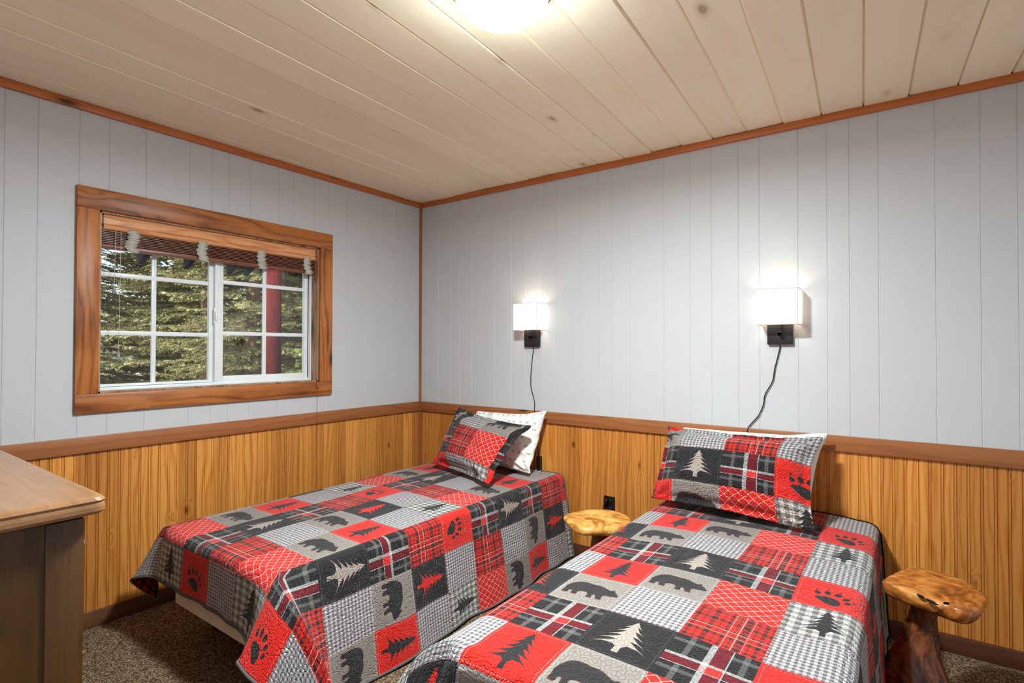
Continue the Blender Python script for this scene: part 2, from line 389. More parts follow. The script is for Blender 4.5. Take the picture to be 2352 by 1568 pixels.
M_q2 = fabric('lodge_patchwork_right', ['grbxw', 'qtdtp', 'kbgqg'])
M_s1 = fabric('sham_patchwork_left', ['xtq', 'bdg', 'rtb', 'gqk', 'wpg'], .008)
M_s2 = fabric('sham_patchwork_right', ['grbxw', 'qtdtp', 'kbgqg'], .008)
def uv1(x, y): return ((x-.425)/(3*TS), (y+2.01)/(5*TS))
def uv2(x, y): return ((x-1.93)/(5*TS), (y+1.954)/(3*TS))
def backing():
    t = NT('quilt_backing'); v = t.sep(t.uv())
    def st(s): return t.math('LESS_THAN', t.math('FRACT', t.math('MULTIPLY', s, 18)), .5)
    f = t.math('MULTIPLY', t.math('ADD', st(v[0]), st(v[1])), .5)
    return t.fin(t.ramp(f, [(0, col(150, 26, 30)), (.5, col(80, 22, 26)), (1, col(22, 20, 22))]), .95, .1)
M_back = backing(); M_bind = plain('quilt_binding_check', (92, 88, 86), .95, .1, 0, (400, .5)); M_bindk = plain('quilt_binding_black', (24, 24, 28), .95, .1)

# pillowcase: white with little printed badges
def caseimg():
    n = 512; rs = np.random.RandomState(2); A = np.ones((n, n, 3))*np.array((238, 236, 230)); g = np.arange(n)+.5; X, Y = np.meshgrid(g, g)
    cells = 7; s = n/cells
    for j in range(cells):
        for i in range(cells):
            cx = (i+.5+(j % 2)*.25+rs.uniform(-.1, .1))*s; cy = (j+.5+rs.uniform(-.1, .1))*s; a = rs.uniform(-.5, .5)
            x = (X-cx)*math.cos(a)+(Y-cy)*math.sin(a); y = -(X-cx)*math.sin(a)+(Y-cy)*math.cos(a)
            q = (np.abs(x)/13)**2.5+(np.abs(y)/8.5)**2.5
            kc = (70, 66, 60) if rs.rand() < .6 else (96, 44, 36)
            A = over(A, ((q > .55) & (q < 1)).astype(float)*.9, kc)
            A = over(A, ((np.abs(x) < 6) & (np.abs(y) < 3.2) & ((x*.9).astype(int) % 3 != 0)).astype(float)*.9, (60, 84, 64))
    im = bpy.data.images.new('pillowcase_print', n, n); px = np.ones((n, n, 4), np.float32); px[..., :3] = A/255; im.pixels.foreach_set(px.ravel()); im.pack()
    t = NT('printed_white_pillowcase'); a = t.n.new('ShaderNodeTexImage'); a.image = im; t.lk(t.uv(), a.inputs[0])
    t.bump(t.noise(t.obj(), 18, 2, .5, 1.5), .5, .01)
    return t.fin(a.outputs[0], .9, .1)
M_case = caseimg()

def burl(name, L, Mi, D, K, rough=.22):
    t = NT(name); o = t.obj()
    w = t.noise(o, 5, 3, .6, 1.2); w2 = t.noise(o, 12, 4, .6, 1.2)
    p = t.sep(o); rings = t.math('SINE', t.math('ADD', t.math('MULTIPLY', w, 45), t.math('MULTIPLY', p[0], 30)))
    f = t.math('ADD', t.math('MULTIPLY', w2, .35), t.math('MULTIPLY', rings, .05)); f = t.math('ADD', f, t.math('MULTIPLY', w, .60))
    c = t.ramp(f, [(.36, col(*L)), (.48, col(*Mi)), (.58, col(*D)), (.70, col(*K))])
    t.bump(t.math('ADD', w2, t.math('MULTIPLY', rings, .05)), .35, .003)
    return t.fin(c, rough, .55)
M_burlA = burl('pale_burl_wood', (240, 190, 112), (224, 160, 78), (180, 112, 46), (88, 44, 18), .3)
M_burlB = burl('amber_burl_wood', (216, 148, 78), (178, 104, 42), (118, 60, 22), (30, 14, 8), .2)
M_trunk = burl('dark_stump_wood', (128, 66, 28), (84, 40, 16), (38, 18, 9), (10, 6, 4), .25)

# ------------------------------------------------------------------ room shell
XR, YF, H = 3.95, -3.20, 2.44      # right wall, wall behind the camera, ceiling height
box('floor', -.13, XR+.1, YF-.1, .1, -.08, 0, M_carpet, kind='structure')
WY0, WY1, WZ0, WZ1 = -2.102, -.912, 1.088, 1.956     # window opening
RAILB, RAILT = .818, .891

def panel_profile(breaks, gw, gd):
    pts = []
    for b in breaks: pts += [(b-gw, 0), (b-gw*.35, -gd), (b+gw*.35, -gd), (b+gw, 0)]
    return pts
def wall_sheet(name, axis, s0, s1, z0, z1, breaks, gw, gd, mat, hole=None, parent=None, kind=None, base=0.0, mir=1):
    """a sheet with vertical grooves; axis 'x': lies on y=base facing -y, axis 'y': lies on x=base facing +x"""
    breaks = sorted(breaks)
    pts = [(s0, 0)]+[q for q in panel_profile([b for b in breaks if s0+gw*2 < b < s1-gw*2], gw, gd)]+[(s1, 0)]
    if hole:
        pts = [q for q in pts if not any(abs(q[0]-h) < .004 for h in hole[:2])]
        for h in hole[:2]: pts.append((h, 0))
        pts.sort(key=lambda q: q[0])
    zs = [z0, z1] if not hole else [z0, hole[2], hole[3], z1]
    V = []; F = []
    for (s, d) in pts:
        for z in zs: V.append((s, base-d, z) if axis == 'x' else (base+d, s, z))
    n = len(zs)
    for i in range(len(pts)-1):
        for k in range(n-1):
            if hole and k == 1 and pts[i][0] >= hole[0]-1e-6 and pts[i+1][0] <= hole[1]+1e-6: continue
            a, b = i*n+k, (i+1)*n+k
            F.append((a, b, b+1, a+1))
    return mesh(name, V, F, mat, parent, False, None, kind)
# left (window) wall
bm = bmesh.new()
addbox(bm, -.12, -.006, YF-.1, WY0, -.05, H); addbox(bm, -.12, -.006, WY1, .1, -.05, H)
addbox(bm, -.12, -.006, WY0, WY1, -.05, WZ0); addbox(bm, -.12, -.006, WY0, WY1, WZ1, H)
wl = bmo('wall_left', bm, M_wall, kind='structure')
gl = [-2.437, -2.327, -2.179, -2.063, -1.907, -1.701, -1.587, -1.496, -1.371, -1.198, -1.096, -.952, -.839, -.692, -.482, -.371, -.145, -.25, -2.64, -2.79, -2.88, -3.0]
wall_sheet('painted_panelling', 'y', YF, 0, RAILB, H, gl, .0022, .0022, M_wall, (WY0, WY1, WZ0, WZ1), wl)
wall_sheet('pine_wainscot', 'y', YF, 0, 0, .86, [-.0435*k-.004-q for k in range(74) for q in (0, .0095)], .0026, .0040, M_wainL, None, wl, base=.001)
# headboard wall
wb = box('wall_back', -.12, XR+.1, .006, .12, -.05, H, M_wall, kind='structure')
seq = [.103, .179, .126, .092, .115, .208, .151, .117, .138]; g = []; x = 1.142-1.229
while x < XR:
    for d in seq:
        g.append(x); x += d
def flip(o):
    o.data.flip_normals(); return o
flip(wall_sheet('painted_panelling', 'x', 0, XR, RAILB, H, g, .0026, .0022, M_wall, None, wb))
flip(wall_sheet('pine_wainscot', 'x', 0, XR, 0, .86, [.0435*k+.0305+q for k in range(90) for q in (0, .0095)], .0026, .0040, M_wainB, None, wb, base=-.001))
for o in wb.children:   # sheets on y=0: grooves must sink away from the room
    for v in o.data.vertices:
        if o.name.startswith('painted'): v.co.y = abs(v.co.y)*1
box('wall_right', XR, XR+.1, YF-.1, .1, 0, H, M_wall, kind='structure')
box('wall_front', -.12, XR+.1, YF-.1, YF, 0, H, M_wall, kind='structure')
# ceiling of boards, running a few degrees off the walls
bm = bmesh.new(); rnd = random.Random(4)
k = 0; pitch = .1715
x = 3.273-pitch*24
while x < XR+.4:
    dz = rnd.uniform(-.0035, .0035); dz2 = dz+rnd.uniform(-.003, .003); gp = .0055
    xs = [(x+.0005, H+.010), (x+gp, H+dz), (x+pitch-gp, H+dz2), (x+pitch-.0005, H+.010)]
    rows = []
    for yy in (YF-.05, .05):
        rows.append([bm.verts.new((xx-CT*yy, yy, zz)) for xx, zz in xs])
    for i in range(3): bm.faces.new((rows[0][i], rows[1][i], rows[1][i+1], rows[0][i+1]))
    x += pitch
for co, no in (((-.05, 0, 0), (-1, 0, 0)), ((XR+.05, 0, 0), (1, 0, 0))):
    bmesh.ops.bisect_plane(bm, geom=bm.verts[:]+bm.edges[:]+bm.faces[:], plane_co=co, plane_no=no, clear_outer=True)
addbox(bm, -.12, XR+.1, YF-.1, .1, H+.010, H+.07)
bmo('ceiling', bm, M_ceil, kind='structure')

# trims
tw = .020
def cuttrim(name, b, mat): return box(name, *b, mat, bev=.002, kind='structure')
cuttrim('trim_1', (0.0, tw, YF, 0, H-.037, H-.001), M_crY)
cuttrim('trim_2', (tw, XR, -tw, 0, H-.037, H-.001), M_crX)
cuttrim('trim_3', (0.0, .018, YF, 0, RAILB, RAILT), M_trY)
cuttrim('trim_4', (.018, XR, -.018, 0, RAILB, RAILT), M_trX)
bm = bmesh.new(); addbox(bm, .001, .016, -.016, -.001, RAILT, H-.037, .002); addbox(bm, .002, .019, -.019, -.002, .08, RAILB, .002)
bmo('trim_5', bm, M_trZ, kind='structure')
def base_(name, b, mat, m2, nb):
    o = cuttrim(name, b, mat); return o
base_('baseboard_left', (0.0, .014, YF, 0, 0, .076), M_bsY, None, None)
base_('baseboard_back', (.014, XR, -.014, 0, 0, .076), M_bsX, None, None)

# ------------------------------------------------------------------ window
w = empty('window_1', (0, (WY0+WY1)/2, WZ0), kind='structure')
def casing(b, m): return box('casing_board', *b, m, w, .003)
casing((.0, .021, -2.191, -.822, WZ1-.002, 2.053), M_csH); casing((.0, .021, -2.191, -.822, 1.0, WZ0), M_csH)
casing((.0, .020, -2.191, WY0, WZ0, WZ1-.002), M_csV); casing((.0, .020, WY1, -.822, WZ0, WZ1-.002), M_csV)
JM = wood('window_jamb', 2, (176, 140, 108), (150, 108, 76), (80, 50, 34), across=0, knots=.5, ring=.5, blotch=.6)
boxes('jamb', [(-.115, .0, WY0-.004, WY0+.012, WZ0-.002, WZ1), (-.115, .0, WY1-.012, WY1+.004, WZ0-.002, WZ1),
               (-.115, .0, WY0, WY1, WZ1-.010, WZ1+.004), (-.115, .0, WY0, WY1, WZ0-.004, WZ0+.008)], JM, w)
X0, X1 = -.125, -.078
fy0, fy1, fz0, fz1 = WY0+.012, WY1-.010, WZ0+.006, WZ1-.008
boxes('window_frame', [(X0, X1, fy0, fy1, fz0, fz0+.016), (X0, X1, fy0, fy1, fz1-.018, fz1), (X0, X1, fy0, fy0+.016, fz0+.016, fz1-.018), (X0, X1, fy1-.022, fy1, fz0+.016, fz1-.018),
                       (X1+.0005, X1+.012, fy0, fy1-.011, fz0, fz0+.012), (X1+.0005, X1+.014, fy1-.010, fy1, fz0, fz1)], M_white, w, .002)
# fixed sash (left) sits further out, sliding sash (right) in front
def sash(name, y0, y1, z0, z1, x0, x1, sw_l, sw_r, sw_b, sw_t, my, mz):
    s = boxes(name, [(x0, x1, y0, y0+sw_l, z0, z1), (x0, x1, y1-sw_r, y1, z0, z1), (x0, x1, y0+sw_l, y1-sw_r, z0, z0+sw_b), (x0, x1, y0+sw_l, y1-sw_r, z1-sw_t, z1)], M_white, w, .0012)
    gy0, gy1, gz0, gz1 = y0+sw_l, y1-sw_r, z0+sw_b, z1-sw_t; xm = (x0+x1)/2
    boxes('muntin', [(xm-.006, xm+.006, my-.011, my+.011, gz0, gz1)]+[(xm-.0062, xm+.0062, gy0, gy1, q-.011, q+.011) for q in mz], M_white, s, .002)
    box('window_pane', xm-.002, xm+.002, gy0-.004, gy1+.004, gz0-.004, gz1+.004, M_glass, s)
    return s
sash('fixed_sash', fy0+.018, -1.528, fz0+.018, fz1-.02, -.121, -.099, .006, .024, .012, .03, -1.827, [1.378, 1.668])
ss = sash('sliding_sash', -1.531, -.934, fz0+.014, fz1-.02, -.100, -.078, .048, .034, .036, .03, -1.233, [1.388, 1.682])
bm = bmesh.new(); addbox(bm, -.078, -.070, -1.536, -1.520, 1.44, 1.53, .003); addbox(bm, -.072, -.060, -1.534, -1.522, 1.46, 1.51, .004); bmo('sash_latch', bm, M_white, ss, True)
box('weather_strip', -.080, -.072, -1.531, -1.512, fz0+.02, fz1-.02, M_white, ss, .002)
settle(w)

# ------------------------------------------------------------------ window blind
b = empty('window_blind', (-.03, -1.49, 1.95), 'brown slatted window blind drawn up under an orange wood valance', 'blind')
prof = [(-.010, 1.952), (-.004, 1.950), (-.002, 1.944), (-.007, 1.938), (-.009, 1.932), (-.006, 1.926), (-.006, 1.902), (-.010, 1.898), (-.004, 1.892), (-.001, 1.884), (-.004, 1.876), (-.010, 1.872), (-.020, 1.872), (-.020, 1.952)]
V = []; F = []
for y in (-2.076, -.893):
    for (x, z) in prof: V.append((x-.016, y, z))
n = len(prof)
for i in range(n): F.append((i, (i+1) % n, n+(i+1) % n, n+i))
F += [tuple(range(n))[::-1], tuple(range(n, 2*n))]
mesh('valance', V, F, M_val, b)
box('head_rail', -.072, -.036, WY0+.014, WY1-.014, 1.905, 1.944, M_white, b)
rnd = random.Random(8)
for i in range(9):
    z = 1.808+i*.0082; yy = rnd.uniform(-.003, .003)
    box('slat', -.070+rnd.uniform(-.002, .002), -.024+rnd.uniform(-.001, .001), -2.084+yy, -.916+yy, z, z+.0036, M_slat, b)
box('bottom_rail', -.068, -.026, -2.083, -.917, 1.784, 1.805, M_slat, b, .004)
for yt in (-1.955, -1.625, -1.29, -.985):
    V = []; F = []; N = 26; tw_ = .026
    for i in range(N+1):
        u = i/N; z = 1.885-(1.885-1.776)*u; dx = -.018+.006*math.sin(i*2.4)+.010*u*math.sin(u*9+yt*7); dy = .004*math.sin(i*1.1+yt*9)+.012*math.sin(u*6+yt*3)*u
        V += [(dx, yt-tw_+dy, z), (dx+.004, yt+dy, z-.001), (dx, yt+tw_+dy, z-.0005*math.sin(i))]
    for i in range(N):
        for k in range(2): F.append((i*3+k, i*3+k+1, i*3+k+4, i*3+k+3))
    o = mesh('ladder_tape', V, F, M_tape, b, True); md = o.modifiers.new('s', 'SOLIDIFY'); md.thickness = .0015
def tass(p, s, m): return lathe('tassel', [(0, .0), (.004*s, -.002), (.006*s, -.010), (.0085*s, -.028), (.008*s, -.033), (0, -.034)], p, m, b, 14)
tube('pull_cord', [(-.012, -2.030, 1.88), (-.008, -2.033, 1.75), (-.006, -2.036, 1.600)], .0011, M_cordw, b, 6, 3); tass((-.006, -2.036, 1.602), 1.0, M_tass)
tube('pull_cord', [(-.010, -2.008, 1.88), (-.006, -2.012, 1.6), (-.005, -2.016, 1.285)], .0011, M_cordw, b, 6, 3); tass((-.005, -2.016, 1.288), 1.0, M_tass)
tube('pull_cord', [(-.008, -.930, 1.87), (.010, -.934, 1.5), (.030, -.937, 1.10), (.031, -.937, 1.06)], .0011, M_tassw, b, 6, 4); tass((.031, -.937, 1.082), .95, M_tassw)
tube('pull_cord', [(.031, -.937, 1.05), (.024, -.935, .95), (.021, -.934, .80), (.010, -.934, .60)], .0009, M_tassw, b, 6, 4)
settle(b)

# ------------------------------------------------------------------ lamps
def sconce(xc, zb, dxp, label, cordpts, switch=None):
    s = empty('wall_lamp', (xc, 0, 1.38), label, 'wall lamp', 'plug-in wall lamps above the beds')
    box('back_plate', xc+dxp-.0585, xc+dxp+.0585, -.024, .0, zb, zb+.125, M_black, s, .0015)
    bm = bmesh.new(); addbox(bm, xc-.009, xc+.009, -.062, -.024, 1.370, 1.388, .002); addbox(bm, xc-.009, xc+.009, -.062, -.044, 1.370, 1.452, .002)
    addbox(bm, xc-.020, xc+.020, -.074, -.034, 1.450, 1.456); bmo('arm', bm, M_black, s)
    lathe('bulb_socket', [(0, 0), (.014, 0), (.014, .03), (0, .03)], (xc, -.056, 1.456), M_black, s, 16, False)
    sh = boxes('lamp_shade', [(xc-.091, xc+.091, -.118, -.116, 1.424, 1.599), (xc-.091, xc-.089, -.116, -.004, 1.424, 1.599), (xc+.089, xc+.091, -.116, -.004, 1.424, 1.599)], M_shade, s)
    e = .0016
    L = []
    for z in (1.424, 1.599):
        L += [(xc-.092, xc+.092, -.1195, -.1165, z-e, z+e), (xc-.0925, xc-.0885, -.118, -.003, z-e, z+e), (xc+.0885, xc+.0925, -.118, -.003, z-e, z+e)]
    L += [(xc+.0895, xc+.0920, -.1192, -.1165, 1.424, 1.599)]
    boxes('shade_trim', L, M_edge, sh)
    V = lathe('bulb', [(0, 0), (.012, 0), (.013, .01), (.026, .035), (.030, .055), (.024, .078), (.010, .088), (0, .09)], (xc, -.056, 1.486), M_bulb, s, 20)
    ld = bpy.data.lights.new('bulb_light', 'POINT'); ld.energy = BULB_W; ld.color = (1, .84, .64); ld.shadow_soft_size = .03
    lo = bpy.data.objects.new('bulb_light', ld); link(lo, s); lo.location = (0, -.056, 1.545-1.38)
    tube('power_cord', cordpts, .0028, M_cord, s, 8, 6)
    if switch: box('cord_switch', *switch, M_plastic, s, .003)
    settle(s)
YC = -.010
sconce(1.078, 1.314, -.012, 'lit square-shade wall lamp over the left bed nearer the window',
       [(1.070, -.012, 1.316), (1.072, YC, 1.29), (1.060, YC, 1.20), (1.053, YC, 1.10), (1.056, YC, 1.04), (1.083, YC, .95), (1.090, -.024, .88), (1.094, -.026, .80), (1.108, -.020, .70), (1.128, -.026, .60), (1.134, -.03, .56)],
       (1.122, 1.146, -.045, -.012, .500, .598))
sconce(2.576, 1.326, -.004, 'lit square-shade wall lamp over the right bed, farther from window',
       [(2.572, -.012, 1.328), (2.566, YC, 1.29), (2.545, YC, 1.20), (2.535, YC, 1.14), (2.500, YC, 1.07), (2.492, YC, 1.02), (2.468, YC, .96), (2.425, YC, .905), (2.417, -.022, .88), (2.41, -.024, .80), (2.40, -.024, .6)])

LX, LY = 2.095, -1.715
cl = empty('ceiling_lamp', (LX, LY, H), 'round flush ceiling lamp with glowing white glass bowl in dark pan', 'ceiling lamp')
lathe('lamp_pan', [(0, -.002), (.172, -.002), (.176, -.008), (.172, -.022), (.166, -.028), (.163, -.040), (.150, -.055), (.146, -.050), (0, -.045)], (LX, LY, H), M_bronze, cl, 64)
pr = [(.147*math.cos(a), -.047-.098*math.sin(a)) for a in [math.pi/2*i/14 for i in range(15)]]
lathe('glass_bowl', pr, (LX, LY, H), M_bowl, cl, 64)
ld = bpy.data.lights.new('ceiling_lamp_light', 'AREA'); ld.shape = 'DISK'; ld.size = .18; ld.energy = CEIL_W; ld.color = (.86, .985, 1)
lo = bpy.data.objects.new('ceiling_lamp_light', ld); link(lo, cl); lo.location = (0, 0, -.149)
settle(cl)

# outlet
o = empty('wall_outlet', (1.625, 0, .35), 'black electrical wall outlet in the wainscot between the beds', 'outlet')
box('cover_plate', 1.589, 1.661, -.007, .001, .295, .409, M_plastic, o, .002)
for z in (.330, .375):
    bm = bmesh.new(); addbox(bm, 1.607, 1.643, -.010, -.006, z-.016, z+.016, .004); addbox(bm, 1.615, 1.617, -.0108, -.009, z-.006, z+.008); addbox(bm, 1.632, 1.634, -.0108, -.009, z-.006, z+.008)
    bmo('receptacle', bm, M_plastic, o, True)
settle(o)
o = empty('power_plug', (1.612, 0, .385), 'small black plug pushed into the upper socket of the outlet', 'plug')
bm = bmesh.new(); addbox(bm, 1.598, 1.622, -.034, -.0108, .366, .394, .006)
bmo('plug_body', bm, M_plastic, o, True)
tube('plug_cord', [(1.606, -.03, .372), (1.600, -.036, .35), (1.598, -.03, .30), (1.600, -.022, .2), (1.59, -.02, .10)], .0028, M_cord, o)
settle(o)

# ------------------------------------------------------------------ beds
def bed(name, x0, x1, y0, y1, label):
    o = empty(name, ((x0+x1)/2, (y0+y1)/2, 0), label, 'bed', 'twin beds')
    def soft(n, z0, z1, m, rc, re, ins=0):
        bm = bmesh.new(); r = bmesh.ops.create_cube(bm, size=1)
        for v in bm.verts: v.co = Vector(((x0+x1)/2+v.co.x*(x1-x0-2*ins), (y0+y1)/2+v.co.y*(y1-y0-2*ins), (z0+z1)/2+v.co.z*(z1-z0)))
        bmesh.ops.bevel(bm, geom=[e for e in bm.edges if abs(e.verts[0].co.z-e.verts[1].co.z) > .01], offset=rc, segments=8, affect='EDGES')
        bmesh.ops.bevel(bm, geom=[e for e in bm.edges if e.verts[0].co.z > z1-.001 and e.verts[1].co.z > z1-.001 or e.verts[0].co.z < z0+.001 and e.verts[1].co.z < z0+.001], offset=re, segments=4, affect='EDGES')
        return bmo(n, bm, m, o, True, None, 60)
    soft('box_spring', .165, .335, M_linen, .16, .045, .012); soft('mattress', .336, .498, M_matt, .10, .03, .006)
    boxes('bed_frame', [(x0+.13, x1-.13, y0+.20, y0+.23, .13, .164), (x0+.13, x1-.13, y1-.16, y1-.13, .13, .164), (x0+.10, x0+.13, y0+.20, y1-.13, .13, .164), (x1-.13, x1-.10, y0+.20, y1-.13, .13, .164)], M_dark, o)
    for px in (x0+.12, x1-.12):
        for py in (y0+.22, y1-.15): box('leg', px-.02, px+.02, py-.02, py+.02, 0, .13, M_dark, o)
    settle(o)
bed('bed', .365, 1.325, -1.985, -.05, 'left twin bed beside the window wall, cream box spring showing at foot')
bed('bed', 2.025, 2.985, -1.95, -.05, 'right twin bed nearest the camera, hidden under its patchwork quilt')

def sstep(t): t = max(0., min(1., t)); return t*t*(3-2*t)
def curve(pts, t):
    """smooth curve through (t, x, y, z) knots"""
    n = len(pts)
    for i in range(n-1):
        if t <= pts[i+1][0] or i == n-2:
            t0, t1 = pts[i][0], pts[i+1][0]; u = (t-t0)/(t1-t0)
            p0 = Vector(pts[max(i-1, 0)][1:]); p1 = Vector(pts[i][1:]); p2 = Vector(pts[i+1][1:]); p3 = Vector(pts[min(i+2, n-1)][1:])
            return .5*((2*p1)+(-p0+p2)*u+(2*p0-5*p1+4*p2-p3)*u*u+(-p0+3*p1-3*p2+p3)*u**3)
def roll(s, r, f):
    """cloth rolling over an edge of radius r and hanging with flare f: outward, down"""
    if s <= 0: return s, 0.
    L = r*math.pi/2
    if s < L: return r*math.sin(s/r), r-r*math.cos(s/r)
    return r+(s-L)*f, r+(s-L)*math.sqrt(1-f*f)
def quilt(cfg, uvf, mat, bind, label):
    X0, X1, Y0, Y1 = cfg['sheet']; xl, xr, yf = cfg['edges']; z0 = cfg['z']; r = cfg['r']
    edge_left, edge_right, edge_foot = xl+r, xr-r, yf+r; fl, fr, ff = cfg['flare']
    nx, ny = int((X1-X0)/.0185), int((Y1-Y0)/.0185)
    def side_r(a, y):
        o, d_ = roll(a, r, fr); k = min(1, max(0, a)/.5); o += k*(.012*math.sin(y*8.5+1)+.007*math.sin(y*21)); return Vector((edge_right+o, y, z0-d_))
    def side_l(a, y):
        o, d_ = roll(a, r, fl); k = min(1, max(0, a)/.5); return Vector((edge_left-o-k*.01*math.sin(y*9), y, z0-d_))
    def foot(x, b_):
        o, d_ = roll(b_, r, ff); k = min(1, max(0, b_)/.25); o += k*cfg['ripple']*(math.sin(x*13+.5)+.5*math.sin(x*31)); return Vector((x, edge_foot-o, z0-d_))
    def flapR(a, b_):
        return curve(cfg['ridgeR'], a)+curve(cfg['offR'], a)*(b_/cfg['bmax'])*1.0
    def flapL(a, b_):
        return curve(cfg['ridgeL'], a)+curve(cfg['offL'], a)*(b_/cfg['bmax'])
    def S(x, y):
        a, al, b_ = x-edge_right, edge_left-x, edge_foot-y; wd = cfg['blend']
        if b_ > 0 and a > 0: p = flapR(a, b_)
        elif b_ > 0 and al > 0: p = flapL(al, b_)
        elif b_ > 0:
            p = foot(x, b_); w = max(0, 1+a/wd)**1.5; p = p.lerp(flapR(0, b_), w); w = max(0, 1+al/(wd*.6))**1.5; p = p.lerp(flapL(0, b_), w)
        elif a > 0:
            p = side_r(a, y); w = max(0, 1+b_/wd)**1.4; p = p.lerp(flapR(a, 0), w)
        elif al > 0:
            p = side_l(al, y); w = max(0, 1+b_/wd)**1.4; p = p.lerp(flapL(al, 0), w)
        else:
            p = Vector((x, y, z0))
        ins = min(min(-a, -al), -b_)
        p.z += .006*mnoise.noise(Vector((x*2.3, y*2.3, 4)))*sstep(ins/.12)*2 + (.010*sstep(ins/.35) if ins > 0 else 0)
        n1 = mnoise.fractal(Vector((x*6, y*6, 9)), 1, 2, 2)*.0035*sstep(-ins/.1); p.x += n1; p.y -= n1
        hd = Y1-y
        p.z = max(p.z, .014+.004*math.sin(x*30+y*20)); p.y = min(p.y, -.026)
        if cfg.get('xmin'): p.x = max(p.x, cfg['xmin'])
        return p
    V = []; UV = []
    for j in range(ny+1):
        for i in range(nx+1):
            x = X0+(X1-X0)*i/nx; y = Y0+(Y1-Y0)*j/ny; V.append(S(x, y))
            wx, kx, wy, ky = cfg['warp']
            UV.append(uvf(wx+(x-wx)*kx if x > wx else x, wy+(y-wy)*ky if y < wy else y))
    W_ = nx+1
    F = [(j*W_+i, j*W_+i+1, (j+1)*W_+i+1, (j+1)*W_+i) for j in range(ny) for i in range(nx)]
    q = mesh('quilt', V, F, [mat, M_back], None, True, UV); tag(q, label, 'quilt', 'patchwork quilts')
    s = q.modifiers.new('sub', 'SUBSURF'); s.levels = 1; s.render_levels = 1
    s = q.modifiers.new('thick', 'SOLIDIFY'); s.thickness = .005; s.offset = -1; s.material_offset = 1; s.material_offset_rim = 1
    idx = [i for i in range(W_)]+[j*W_+nx for j in range(1, ny+1)]+[ny*W_+i for i in range(nx-1, -1, -1)]+[j*W_ for j in range(ny-1, -1, -1)]
    tube('quilt_binding', [V[k]-Vector((0, 0, .002)) for k in idx[::2]], .0058, bind, q, 8, 2)
    return q
quilt(dict(sheet=(.10, 1.825, -2.188, -.035), edges=(.365, 1.325, -1.985), z=.506, r=.035, flare=(.05, .15, .05), ripple=.006, blend=.20, bmax=.238, xmin=.03,
           ridgeR=[(0, 1.303, -1.968, .500), (.10, 1.40, -1.985, .475), (.19, 1.478, -1.972, .415), (.38, 1.560, -1.915, .215), (.54, 1.605, -1.90, .050)],
           offR=[(0, .034, -.150, -.205), (.10, .005, -.135, -.200), (.19, -.015, -.118, -.195), (.38, -.03, -.11, -.20), (.54, -.03, -.10, -.10)],
           ridgeL=[(0, .398, -1.952, .506), (.06, .352, -1.958, .485), (.15, .300, -1.962, .405), (.30, .280, -1.950, .270)],
           offL=[(0, .0, -.045, -.215), (.08, -.03, -.07, -.19), (.16, -.048, -.075, -.145), (.30, .050, -.015, -.105)],
           warp=(1.33, 1.19, -1.99, 1.19)), uv1, M_q1, M_bind, 'red and grey patchwork quilt draped over the left bed')
quilt(dict(sheet=(1.74, 3.46, -2.26, -.035), edges=(2.025, 2.985, -1.95), z=.508, r=.050, flare=(.10, .06, .10), ripple=.008, blend=.20, bmax=.36,
           ridgeR=[(0, 2.935, -1.905, .508), (.10, 3.00, -1.93, .465), (.25, 3.05, -1.96, .33), (.53, 3.08, -1.97, .06)],
           offR=[(0, .02, -.12, -.31), (.25, .0, -.12, -.30), (.53, .0, -.20, -.04)],
           ridgeL=[(0, 2.075, -1.905, .508), (.10, 2.00, -1.93, .475), (.20, 1.94, -1.96, .40), (.34, 1.89, -1.97, .27)],
           offL=[(0, -.02, -.13, -.31), (.1, -.02, -.14, -.30), (.34, -.05, -.16, -.22)],
           warp=(9, 1, -9, 1)), uv2, M_q2, M_bindk, 'red and grey patchwork quilt spread over the right bed')

